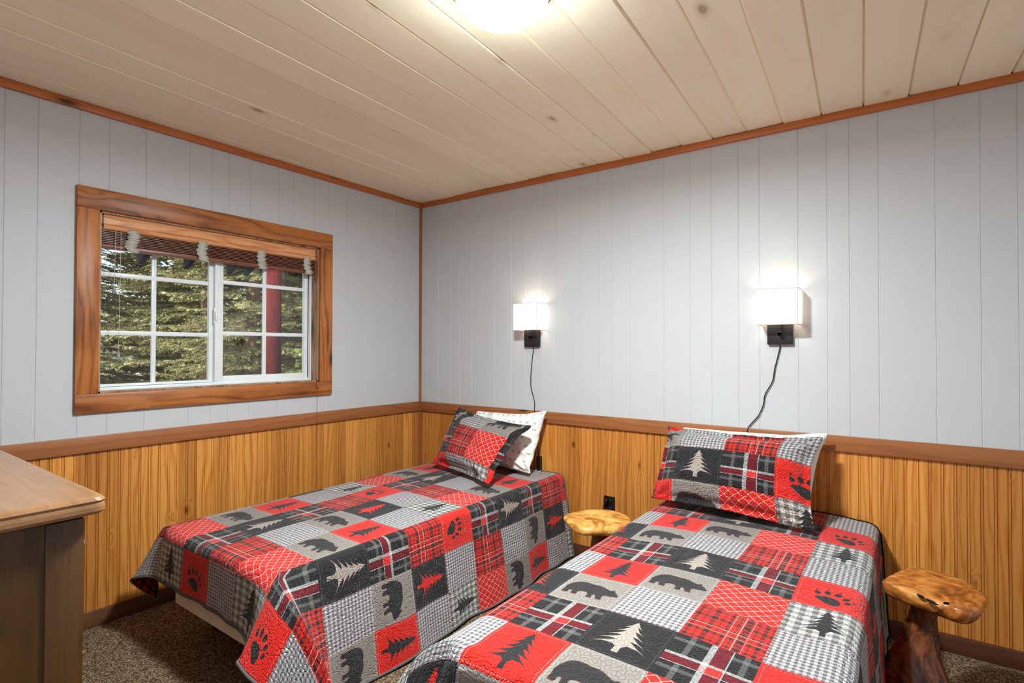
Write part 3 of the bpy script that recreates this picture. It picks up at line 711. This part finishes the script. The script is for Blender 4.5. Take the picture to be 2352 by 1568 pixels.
# ------------------------------------------------------------------ pillows
def pillow(name, corners, thick, fl, mat, uvf, label, group, cat, seed=0, pinch=.05, wr=.010, back=None, ears=None, sag=0.0, uvs=1.0):
    """corners BL, BR, TL, TR in the pillow's mid plane"""
    BL, BR, TL, TR = [Vector(c) for c in corners]; nx, ny = 64, 48
    w = ((BR-BL).length+(TR-TL).length)/2; h = ((TL-BL).length+(TR-BR).length)/2
    nrm = ((BR-BL).cross(TL-BL)).normalized()
    if nrm.y > 0: nrm = -nrm
    def pt(u, v, side):
        A, B = 2*u-1, 2*v-1
        A2 = A*(1-pinch*(1-B*B)); B2 = B*(1-pinch*1.2*(1-A*A))
        uu, vv = (A2+1)/2, (B2+1)/2
        p = BL*(1-uu)*(1-vv)+BR*uu*(1-vv)+TL*(1-uu)*vv+TR*uu*vv
        fu = 1-2*fl/w; fv = 1-2*fl/h; a, b_ = min(1, abs(A)/fu), min(1, abs(B)/fv)
        t = thick/2*(max(0, (1-a**2.6))*max(0, (1-b_**2.6)))**.5
        inside = 1-max(abs(A), abs(B))**6
        q = Vector((A*w*4+seed*7, B*h*6, seed))
        n1 = mnoise.fractal(q, 1.0, 2.0, 3)
        edge = max(abs(A), abs(B))
        t += .0035
        d = side*t+n1*wr*(.4+.6*edge)*1.0
        # radial puckers near the corners
        r = math.hypot(1-abs(A), 1-abs(B)); ang = math.atan2(1-abs(B), 1-abs(A))
        d += wr*1.1*math.sin(ang*9+seed)*math.exp(-r*3.2)*min(1, r*6)
        p = p+nrm*d
        if sag: p.z -= sag*math.exp(-((B-1)**2)*3)*(1-A*A)
        if ears:
            for (ea, eb, off, rad) in ears:
                k = math.exp(-(((A-ea)/rad)**2+((B-eb)/rad)**2)); p = p+Vector(off)*k
        return p
    V = []; UV = []; F = []
    for side in (1, -1):
        for j in range(ny+1):
            for i in range(nx+1):
                V.append(pt(i/nx, j/ny, side)); UV.append(uvf((i/nx-.5)*w*uvs, (j/ny-.5)*h*uvs))
    n = (nx+1)*(ny+1)
    for j in range(ny):
        for i in range(nx):
            a = j*(nx+1)+i; F.append((a, a+1, a+nx+2, a+nx+1)); F.append((n+a, n+a+nx+1, n+a+nx+2, n+a+1))
    ring = [i for i in range(nx+1)]+[j*(nx+1)+nx for j in range(1, ny+1)]+[ny*(nx+1)+i for i in range(nx-1, -1, -1)]+[j*(nx+1) for j in range(ny-1, 0, -1)]
    for a, c in zip(ring, ring[1:]+ring[:1]): F.append((a, n+a, n+c, c))
    o = mesh(name, V, F, mat, None, True, UV); tag(o, label, cat, group)
    md = o.modifiers.new('sub', 'SUBSURF'); md.levels = 1; md.render_levels = 1
    if back: md = None
    return o
def uvc(a, b): return (a*3.0, b*3.0)
pillow('pillow', [(.600, -.165, .530), (1.195, -.235, .530), (.64, -.075, .865), (1.215, -.085, .885)], .15, .0, M_case, uvc, 'white printed pillow behind the sham on the left bed', 'white printed pillows', 'pillow', 1, .035, .018, ears=[(1, 1, (.012, .0, .02), .3)])
pillow('pillow', [(2.005, -.205, .545), (2.720, -.200, .535), (2.10, -.075, .875), (2.775, -.085, .895)], .14, .0, M_case, uvc, 'white printed pillow behind the sham on the right bed', 'white printed pillows', 'pillow', 2, .035, .016, ears=[(1, 1, (.012, .0, .012), .3)])
def us1(a, b):
    k = max(0, b-.15)*max(0, -a-.15); return uv1(a+.99-k*8, b-1.885+k*20)
def us2(a, b):
    k = max(0, b-.14)*max(0, -a-.2); return uv2(a*.90+2.585, b*1.18-1.615+k*22)
pillow('pillow_sham', [(.555, -.430, .545), (1.180, -.625, .540), (.575, -.215, .895), (1.215, -.310, .835)], .165, .03, M_s1, us1, 'patchwork pillow sham leaning askew on the left bed', 'patchwork pillow shams', 'pillow sham', 3, .05, .015, ears=[(1, 1, (.03, .03, .0), .35), (-1, 1, (.01, 0, .01), .3)])
pillow('pillow_sham', [(2.030, -.375, .550), (2.770, -.435, .540), (2.055, -.185, .895), (2.745, -.185, .890)], .18, .03, M_s2, us2, 'patchwork pillow sham propped upright on the right bed', 'patchwork pillow shams', 'pillow sham', 4, .045, .017, ears=[(1, 1, (.03, .03, .01), .3)])

# ------------------------------------------------------------------ burl stools
def stool(outline, zt, th, trunkc, label, mat, tmat, seed, base_r, neck_r, lobes):
    cx = sum(p[0] for p in outline)/len(outline); cy = sum(p[1] for p in outline)/len(outline)
    o = empty('burl_stool', (trunkc[0], trunkc[1], 0), label, 'stool', 'natural burl wood stools')
    # smooth closed outline
    N = 96; P = [Vector((x, y, 0)) for x, y in outline]; m = len(P); R = []
    for k in range(N):
        u = k/N*m; i = int(u); f = u-i; p0, p1, p2, p3 = P[(i-1) % m], P[i % m], P[(i+1) % m], P[(i+2) % m]
        R.append(.5*((2*p1)+(-p0+p2)*f+(2*p0-5*p1+4*p2-p3)*f*f+(-p0+3*p1-3*p2+p3)*f**3))
    cen = Vector((cx, cy, 0)); V = []; F = []
    prof = [(0.0, 0), (.3, 0), (.55, 0), (.75, 0), (.90, -.001), (.955, -.004), (.988, -.011), (1.0, -.4*th), (.985, -.62*th), (.93, -.82*th), (.80, -.94*th), (.5, -1.0*th), (.2, -1.02*th)]
    for (s, dz) in prof[1:]:
        for k in range(N):
            p = cen.lerp(R[k], s); nz = mnoise.fractal(Vector((p.x*7, p.y*7, seed+dz*20)), 1, 2, 3); nz2 = mnoise.noise(Vector((p.x*16, p.y*16, seed+5+dz*30)))
            amp = .0022 if dz > -.005 else .010
            q = p+(p-cen).normalized()*nz*amp*1.2
            V.append((q.x, q.y, zt+dz+nz*amp*.9+nz2*.0012))
    n = len(prof)-1
    for i in range(n-1):
        for k in range(N): F.append((i*N+k, (i+1)*N+k, (i+1)*N+(k+1) % N, i*N+(k+1) % N))
    F.append(tuple(range(N))); F.append(tuple((n-1)*N+k for k in range(N))[::-1])
    mesh('seat', V, F, mat, o, True)
    V = []; F = []; NZ, NA = 44, 56; z1 = zt-.93*th
    for i in range(NZ+1):
        u = i/NZ; z = z1*(1-u)
        r = neck_r*(1+.25*math.exp(-u*14))+(base_r-neck_r)*(max(0, u-.18)/.82)**1.15
        for k in range(NA):
            a = 2*math.pi*k/NA; rr = r
            for (la, lw, lr, l0) in lobes:
                d = math.atan2(math.sin(a-la), math.cos(a-la)); rr += lr*math.exp(-(d/lw)**2)*max(0, (u-l0)/(1-l0))**1.2
            nz = mnoise.fractal(Vector((math.cos(a)*1.6, math.sin(a)*1.6, z*7+seed)), 1, 2, 4); rr *= 1+.17*nz
            sx = .02*math.sin(u*3+seed)
            if u > .93: rr *= 1-.25*((u-.93)/.07)**2
            V.append((trunkc[0]+sx+rr*math.cos(a), trunkc[1]+rr*math.sin(a), z))
    for i in range(NZ):
        for k in range(NA): F.append((i*NA+k, (i+1)*NA+k, (i+1)*NA+(k+1) % NA, i*NA+(k+1) % NA))
    F.append(tuple(NZ*NA+k for k in range(NA))[::-1]); F.append(tuple(range(NA)))
    mesh('stump_base', V, F, tmat, o, True)
    settle(o); return o
stool([(1.610, -.520), (1.630, -.42), (1.69, -.33), (1.80, -.29), (1.90, -.33), (1.95, -.43), (1.93, -.55), (1.85, -.62), (1.78, -.655), (1.70, -.61)],
      .425, .050, (1.80, -.45), 'pale yellow burl stool standing between the two beds', M_burlA, M_trunk, 3, .10, .045, [(2.0, .5, .05, .4)])
stool([(3.0102, -0.5891), (3.026, -0.512), (3.0623, -0.421), (3.1154, -0.3583), (3.1676, -0.3532), (3.2146, -0.3764), (3.2542, -0.4102), (3.2877, -0.468), (3.3022, -0.5344), (3.3029, -0.5483), (3.2831, -0.6458), (3.2505, -0.7025), (3.218, -0.7067), (3.1899, -0.6939), (3.1523, -0.6799), (3.1135, -0.658), (3.0683, -0.6384), (3.0304, -0.6111)],
      .455, .062, (3.130, -.520), 'amber live-edge burl stool at the right of the right bed', M_burlB, M_trunk, 9, .125, .041, [(3.5, .5, .075, .45), (-.9, .6, .05, .45), (1.6, .5, .03, .4)])

st2 = [o_ for o_ in bpy.data.objects if o_.get('category') == 'stool'][-1]
M_char = plain('charred_bark_pocket', (18, 10, 6), .7, .2)
for (px_, py_, sx_, sy_, an) in ((3.120, -.672, .014, .006, -.9), (3.150, -.703, .022, .007, -.8), (3.190, -.685, .009, .005, .5)):
    bm = bmesh.new(); bmesh.ops.create_icosphere(bm, subdivisions=3, radius=1)
    for v in bm.verts:
        n_ = 1+.45*mnoise.noise(v.co*2.2+Vector((px_*30, 0, 0))); q_ = Vector((v.co.x*sx_*n_, v.co.y*sy_*n_, v.co.z*.004))
        v.co = Vector((q_.x*math.cos(an)-q_.y*math.sin(an)+px_, q_.x*math.sin(an)+q_.y*math.cos(an)+py_, q_.z+.4535))-st2.location
    bmo('bark_pocket', bm, M_char, st2, True)

# ------------------------------------------------------------------ dresser
DX1, DY1, DZ = 1.744, -2.600, 1.0
d = empty('dresser', (1.02, -2.86, 0), 'brown stained wooden dresser in the near left corner', 'dresser')
dx0, dx1, dy0, dy1 = .30, DX1-.022, -3.12, DY1-.030
# top: plank with an ogee edge
prof = [(-.012, .0), (-.004, -.003), (0, -.009), (-.002, -.014), (-.001, -.017), (0, -.022), (0, -.030), (-.006, -.037), (-.020, -.041), (-.028, -.044)]
V = []; F = []
def rect(ins, z):
    x0, x1, y0, y1 = .26-ins, DX1+ins, -3.15-ins, DY1+ins; r = .018; L = []
    for (cx_, cy_, a0) in ((x1-r, y1-r, 0), (x0+r, y1-r, 90), (x0+r, y0+r, 180), (x1-r, y0+r, 270)):
        for k in range(7): a = math.radians(a0+15*k); L.append((cx_+r*math.cos(a), cy_+r*math.sin(a), DZ+z))
    return L
for (ins, z) in prof: V += rect(ins, z)
n = 28
for i in range(len(prof)-1):
    for k in range(n): F.append((i*n+k, (i+1)*n+k, (i+1)*n+(k+1) % n, i*n+(k+1) % n))
F.append(tuple(range(n))); F.append(tuple((len(prof)-1)*n+k for k in range(n))[::-1])
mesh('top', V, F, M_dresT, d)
zt = DZ-.044
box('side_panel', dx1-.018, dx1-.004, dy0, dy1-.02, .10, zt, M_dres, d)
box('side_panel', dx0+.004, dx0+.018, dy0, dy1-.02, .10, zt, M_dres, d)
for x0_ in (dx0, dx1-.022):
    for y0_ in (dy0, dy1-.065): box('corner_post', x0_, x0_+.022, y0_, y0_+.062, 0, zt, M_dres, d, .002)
box('back_panel', dx0+.02, dx1-.02, dy0, dy0+.012, .1, zt, M_dresF, d)
boxes('plinth', [(dx0+.02, dx1-.02, dy1-.03, dy1-.012, .06, .14)], M_dresF, d)
rows = [(.15, .47), (.485, .80), (.815, .945)]
for (z0, z1) in rows:
    for (x0_, x1_) in ((dx0+.026, (dx0+dx1)/2-.006), ((dx0+dx1)/2+.006, dx1-.026)):
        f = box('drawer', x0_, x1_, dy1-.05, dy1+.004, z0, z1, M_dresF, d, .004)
        for kx in (x0_+.10, x1_-.06):
            k_ = lathe('knob', [(0, 0), (.005, 0), (.005, .006), (.009, .010), (.010, .014), (.007, .018), (0, .019)], (0, 0, 0), M_knob, f, 20)
            k_.data.transform(Matrix.Translation((kx, dy1+.004, (z0+z1)/2)) @ Matrix.Rotation(-math.pi/2, 4, 'X'))
settle(d)

# ------------------------------------------------------------------ outdoors
def snow():
    t = NT('patchy_snow_ground'); o = t.obj(); n = t.noise(o, 2.2, 4, .6, .4); n2 = t.noise(o, 14, 4, .7)
    f = t.math('ADD', t.math('MULTIPLY', n, .7), t.math('MULTIPLY', n2, .3))
    c = t.ramp(f, [(.40, col(240, 243, 250)), (.46, col(150, 140, 128)), (.54, col(78, 66, 52)), (.7, col(56, 50, 36))])
    t.bump(n2, .8, .05); return t.fin(c, .9, .1)
gb = bmesh.new(); Ng = 30
gv = [[gb.verts.new((-.13-26*(i/Ng)**1.3, -20+44*j/Ng, -.55+1.1*(i/Ng)+.22*mnoise.noise(Vector((i*.6, j*.6, 2))))) for j in range(Ng+1)] for i in range(Ng+1)]
for i in range(Ng):
    for j in range(Ng): gb.faces.new((gv[i][j], gv[i][j+1], gv[i+1][j+1], gv[i+1][j]))
bmo('ground_1', gb, snow(), None, True, 'structure')

M_bark = wood('spruce_bark', 2, (128, 100, 80), (92, 70, 56), (48, 36, 30), across=0, knots=.4, ring=.6, rough=.9, spec=.1, bstr=1)
def needles(name, L, Mi, D):
    t = NT(name); o = t.obj(); n = t.noise(o, 1.5, 3); n2 = t.noise(o, 14, 2)
    c = t.ramp(t.math('ADD', t.math('MULTIPLY', n, .5), t.math('MULTIPLY', n2, .5)), [(.32, col(*D)), (.5, col(*Mi)), (.68, col(*L))])
    return t.fin(c, .75, .15)
M_nd = needles('spruce_needles', (186, 184, 132), (126, 130, 84), (58, 66, 44))
M_nd2 = needles('young_spruce_needles', (206, 210, 140), (150, 164, 90), (84, 100, 56))
def spruce_mesh(seed, Ht, z_lo, z_hi, maxr, nb, twig=.055, dens=1.0):
    rs = random.Random(seed); V = []; F = []
    BV = []; BF = []
    def needle_spray(p, d, ln, nd):
        side = d.cross(Vector((0, 0, 1))); side = side.normalized() if side.length > 1e-4 else Vector((1, 0, 0)); upv = side.cross(d).normalized()
        k = max(3, int(ln/nd*dens))
        for i in range(k):
            u = (i+rs.random())/k; q = p+d*ln*u; a = rs.uniform(0, 6.28)
            o_ = (side*math.cos(a)+upv*math.sin(a)*.8); tip = q+(d*.55+o_*.8).normalized()*twig*rs.uniform(.6, 1.1)*(1.05-.3*u)
            w_ = d.cross(o_).normalized()*twig*.115; b0 = len(V)
            V.extend([q-w_, q+w_, tip]); F.append((b0, b0+1, b0+2))
    def stick(p, q, r):
        dd = (q-p).normalized(); s_ = dd.orthogonal().normalized(); t_ = dd.cross(s_); b0 = len(BV)
        for c_, rr in ((p, r), (q, r*.5)):
            for k in range(3): a = 2.094*k; BV.append(c_+(s_*math.cos(a)+t_*math.sin(a))*rr)
        for k in range(3): BF.append((b0+k, b0+(k+1) % 3, b0+3+(k+1) % 3, b0+3+k))
    for i in range(nb):
        z = z_lo+(z_hi-z_lo)*(i+rs.random())/nb; fr = 1-z/Ht; L = maxr*(.25+.75*fr)*rs.uniform(.65, 1.1); a = rs.uniform(0, 6.283)
        hd = Vector((math.cos(a), math.sin(a), 0)); n_ = 9; p = Vector((0, 0, z)); pts = [p]
        for k in range(n_):
            u = k/n_; dz = -.28+.55*u*u; p = p+(hd+Vector((rs.uniform(-.08, .08), rs.uniform(-.08, .08), dz))).normalized()*L/n_; pts.append(p)
        for k in range(n_): stick(pts[k], pts[k+1], .012*(1-k/n_)+.003)
        sd_ = Vector((-hd.y, hd.x, 0))
        for k in range(2, n_+1):
            u = k/n_
            for s in (-1, 1):
                for rep in range(2):
                    tl = L*.30*(1.12-u)*rs.uniform(.7, 1.2)+.06; base = pts[k-1].lerp(pts[k], rs.random())
                    td = (hd*.75+sd_*s*.8+Vector((0, 0, rs.uniform(-.35, .05)))).normalized()
                    stick(base, base+td*tl, .004); needle_spray(base, td, tl, .0065)
            needle_spray(pts[k-1], (pts[k]-pts[k-1]).normalized(), L/n_, .009)
    return (V, F), (BV, BF)
def trunk_mesh(Ht, r):
    V = []; F = []; n = 12
    for i in range(9):
        u = i/8; 
        for k in range(n):
            a = 6.283*k/n; rr = r*(1-.85*u)*(1+.08*math.sin(a*3+i)); V.append((rr*math.cos(a), rr*math.sin(a), Ht*u-.3))
    for i in range(8):
        for k in range(n): F.append((i*n+k, i*n+(k+1) % n, (i+1)*n+(k+1) % n, (i+1)*n+k))
    return V, F
def make_spruce(seed, Ht, z0, z1, r, nb, label, group, mat, tr=.13, **k):
    (V, F), (BV, BF) = spruce_mesh(seed, Ht, z0, z1, r, nb, **k)
    o = empty('spruce_tree', (0, 0, 0), label, 'tree', group)
    tv, tf = trunk_mesh(Ht, tr); mesh('trunk', tv, tf, M_bark, o, True)
    mesh('branches', BV, BF, M_bark, o); mesh('foliage', V, F, mat, o); return o
def copy_thing(r):
    c = r.copy(); C.objects.link(c)
    for ch in [x for x in bpy.data.objects if x.parent == r]:
        q = ch.copy(); C.objects.link(q); q.parent = c
    return c
def put(o, x, y, z, rz, s): o.location = (x, y, z); o.rotation_euler = (0, 0, rz); o.scale = (s, s, s)
tA = make_spruce(1, 9, 1.15, 5.8, 1.7, 140, 'tall green spruce behind the left window pane', 'spruces outside the window', M_nd)
put(tA, -4.6, 1.15, -.3, 0.3, 1.0)
tB = make_spruce(2, 9, .2, 5.5, 1.9, 170, 'sunlit spruce just outside the middle of the window', 'spruces outside the window', M_nd)
put(tB, -3.9, 3.05, -.3, 1.3, 1.0)
sp = [(-4.9, 4.6, 2.0, 1.0, 'spruce seen through the sliding window beside the porch post'), (-7.2, 1.7, 3.9, 1.15, None), (-7.6, 3.6, 5.1, 1.2, None), (-6.8, 5.6, .7, 1.1, None),
      (-10.5, 2.6, 1.9, 1.4, None), (-10.0, 5.2, 2.9, 1.35, None), (-9.5, 8.0, 4.4, 1.4, None), (-6.2, 7.6, 5.6, 1.2, None), (-13.0, 4.0, .2, 1.6, None), (-13.0, 8.0, 3.2, 1.6, None), (-8.2, .2, 2.2, 1.2, None)]
for i, (x, y, rz, s, lab) in enumerate(sp):
    o = copy_thing(tA if i % 2 else tB); put(o, x, y, -.2, rz, s)
    o['label'] = lab or 'distant dark spruce in the woods beyond the window'
    if not lab: o['group'] = 'distant spruces'
yt = make_spruce(5, 1.5, .05, 1.42, .62, 60, 'small bright young spruce low in the window', None, M_nd2, .02, twig=.045)
put(yt, -2.55, .72, -.10, 1.0, 1.0)
# leafless brush by the snow
def brush(seed, n):
    rs = random.Random(seed); V = []; F = []
    for i in range(n):
        p = Vector((rs.uniform(-.25, .25), rs.uniform(-.25, .25), 0)); d_ = Vector((rs.uniform(-.6, .6), rs.uniform(-.6, .6), 1)).normalized(); r = .004
        for k in range(7):
            q = p+d_*rs.uniform(.07, .14); s_ = d_.orthogonal().normalized(); t_ = d_.cross(s_); b0 = len(V)
            for c_, rr in ((p, r), (q, r*.8)):
                for m in range(3): V.append(c_+(s_*math.cos(2.094*m)+t_*math.sin(2.094*m))*rr)
            for m in range(3): F.append((b0+m, b0+(m+1) % 3, b0+3+(m+1) % 3, b0+3+m))
            p = q; r *= .85; d_ = (d_+Vector((rs.uniform(-.5, .5), rs.uniform(-.5, .5), rs.uniform(-.2, .3)))).normalized()
    return V, F
M_twig = plain('bare_twigs', (150, 116, 96), .9, .1)
bv, bf = brush(3, 130); br = tag(mesh('bare_shrub', bv, bf, M_twig), 'leafless brown shrub on the snow outside the window', 'shrub', 'leafless shrubs'); br.location = (-3.4, .15, -.25)
for (x, y, s) in ((-3.1, .75, 1.0), (-3.9, -.15, 1.2), (-3.7, 1.0, 1.1), (-4.4, .5, 1.2)):
    c = br.copy(); C.objects.link(c); c.location = (x, y, -.3); c.scale = (s, s, s); c.rotation_euler = (0, 0, x*9)
# porch
M_red = wood('dark_red_log', 2, (84, 30, 28), (64, 20, 21), (36, 12, 13), across=0, knots=.2, ring=.5, rough=.85, spec=.1)
M_raf = plain('dark_painted_timber', (58, 60, 64), .8, .2)
pv = []; 
lathe('porch_post', [(0, -.5), (.084, -.5), (.084, 0), (.082, 1.2), (.083, 2.6), (0, 2.6)], (-2.2, .052, 0), M_red, None, 32)
tag(bpy.data.objects['porch_post'], 'dark red round porch post outside the right window sash', 'post')
rf = bpy.data.materials
rl = ('leftmost dark rafter tail, seen in the upper left window pane', 'second dark rafter tail from the left, beside the window mullion', 'third dark rafter tail, high in the sliding sash', 'rightmost dark rafter tail, just left of the red post')
for i, y in enumerate((-1.36, -1.04, -.70, -.555)):
    bm = bmesh.new()
    z_o = 1.985; V = []
    for yy in (y-.02, y+.02):
        V += [bm.verts.new((-1.60, yy, 1.938)), bm.verts.new((-1.60, yy, 2.07)), bm.verts.new((-.14, yy, 2.76)), bm.verts.new((-.14, yy, 2.60))]
    for f in ((0, 1, 2, 3), (7, 6, 5, 4), (0, 4, 5, 1), (1, 5, 6, 2), (2, 6, 7, 3), (3, 7, 4, 0)): bm.faces.new([V[k] for k in f])
    tag(bmo('porch_rafter', bm, M_raf), rl[i], 'rafter', 'porch rafters')
bm = bmesh.new(); V = [bm.verts.new(p) for p in ((-1.66, -4, 2.05), (-1.66, 1.5, 2.05), (-.12, 1.5, 2.78), (-.12, -4, 2.78), (-1.66, -4, 2.09), (-1.66, 1.5, 2.09), (-.12, 1.5, 2.82), (-.12, -4, 2.82))]
for f in ((0, 1, 2, 3), (7, 6, 5, 4), (0, 4, 5, 1), (1, 5, 6, 2), (2, 6, 7, 3), (3, 7, 4, 0)): bm.faces.new([V[k] for k in f])
tag(bmo('porch_roof', bm, M_raf), 'dark boarded porch roof above the window', 'roof')
bpy.context.view_layer.update()
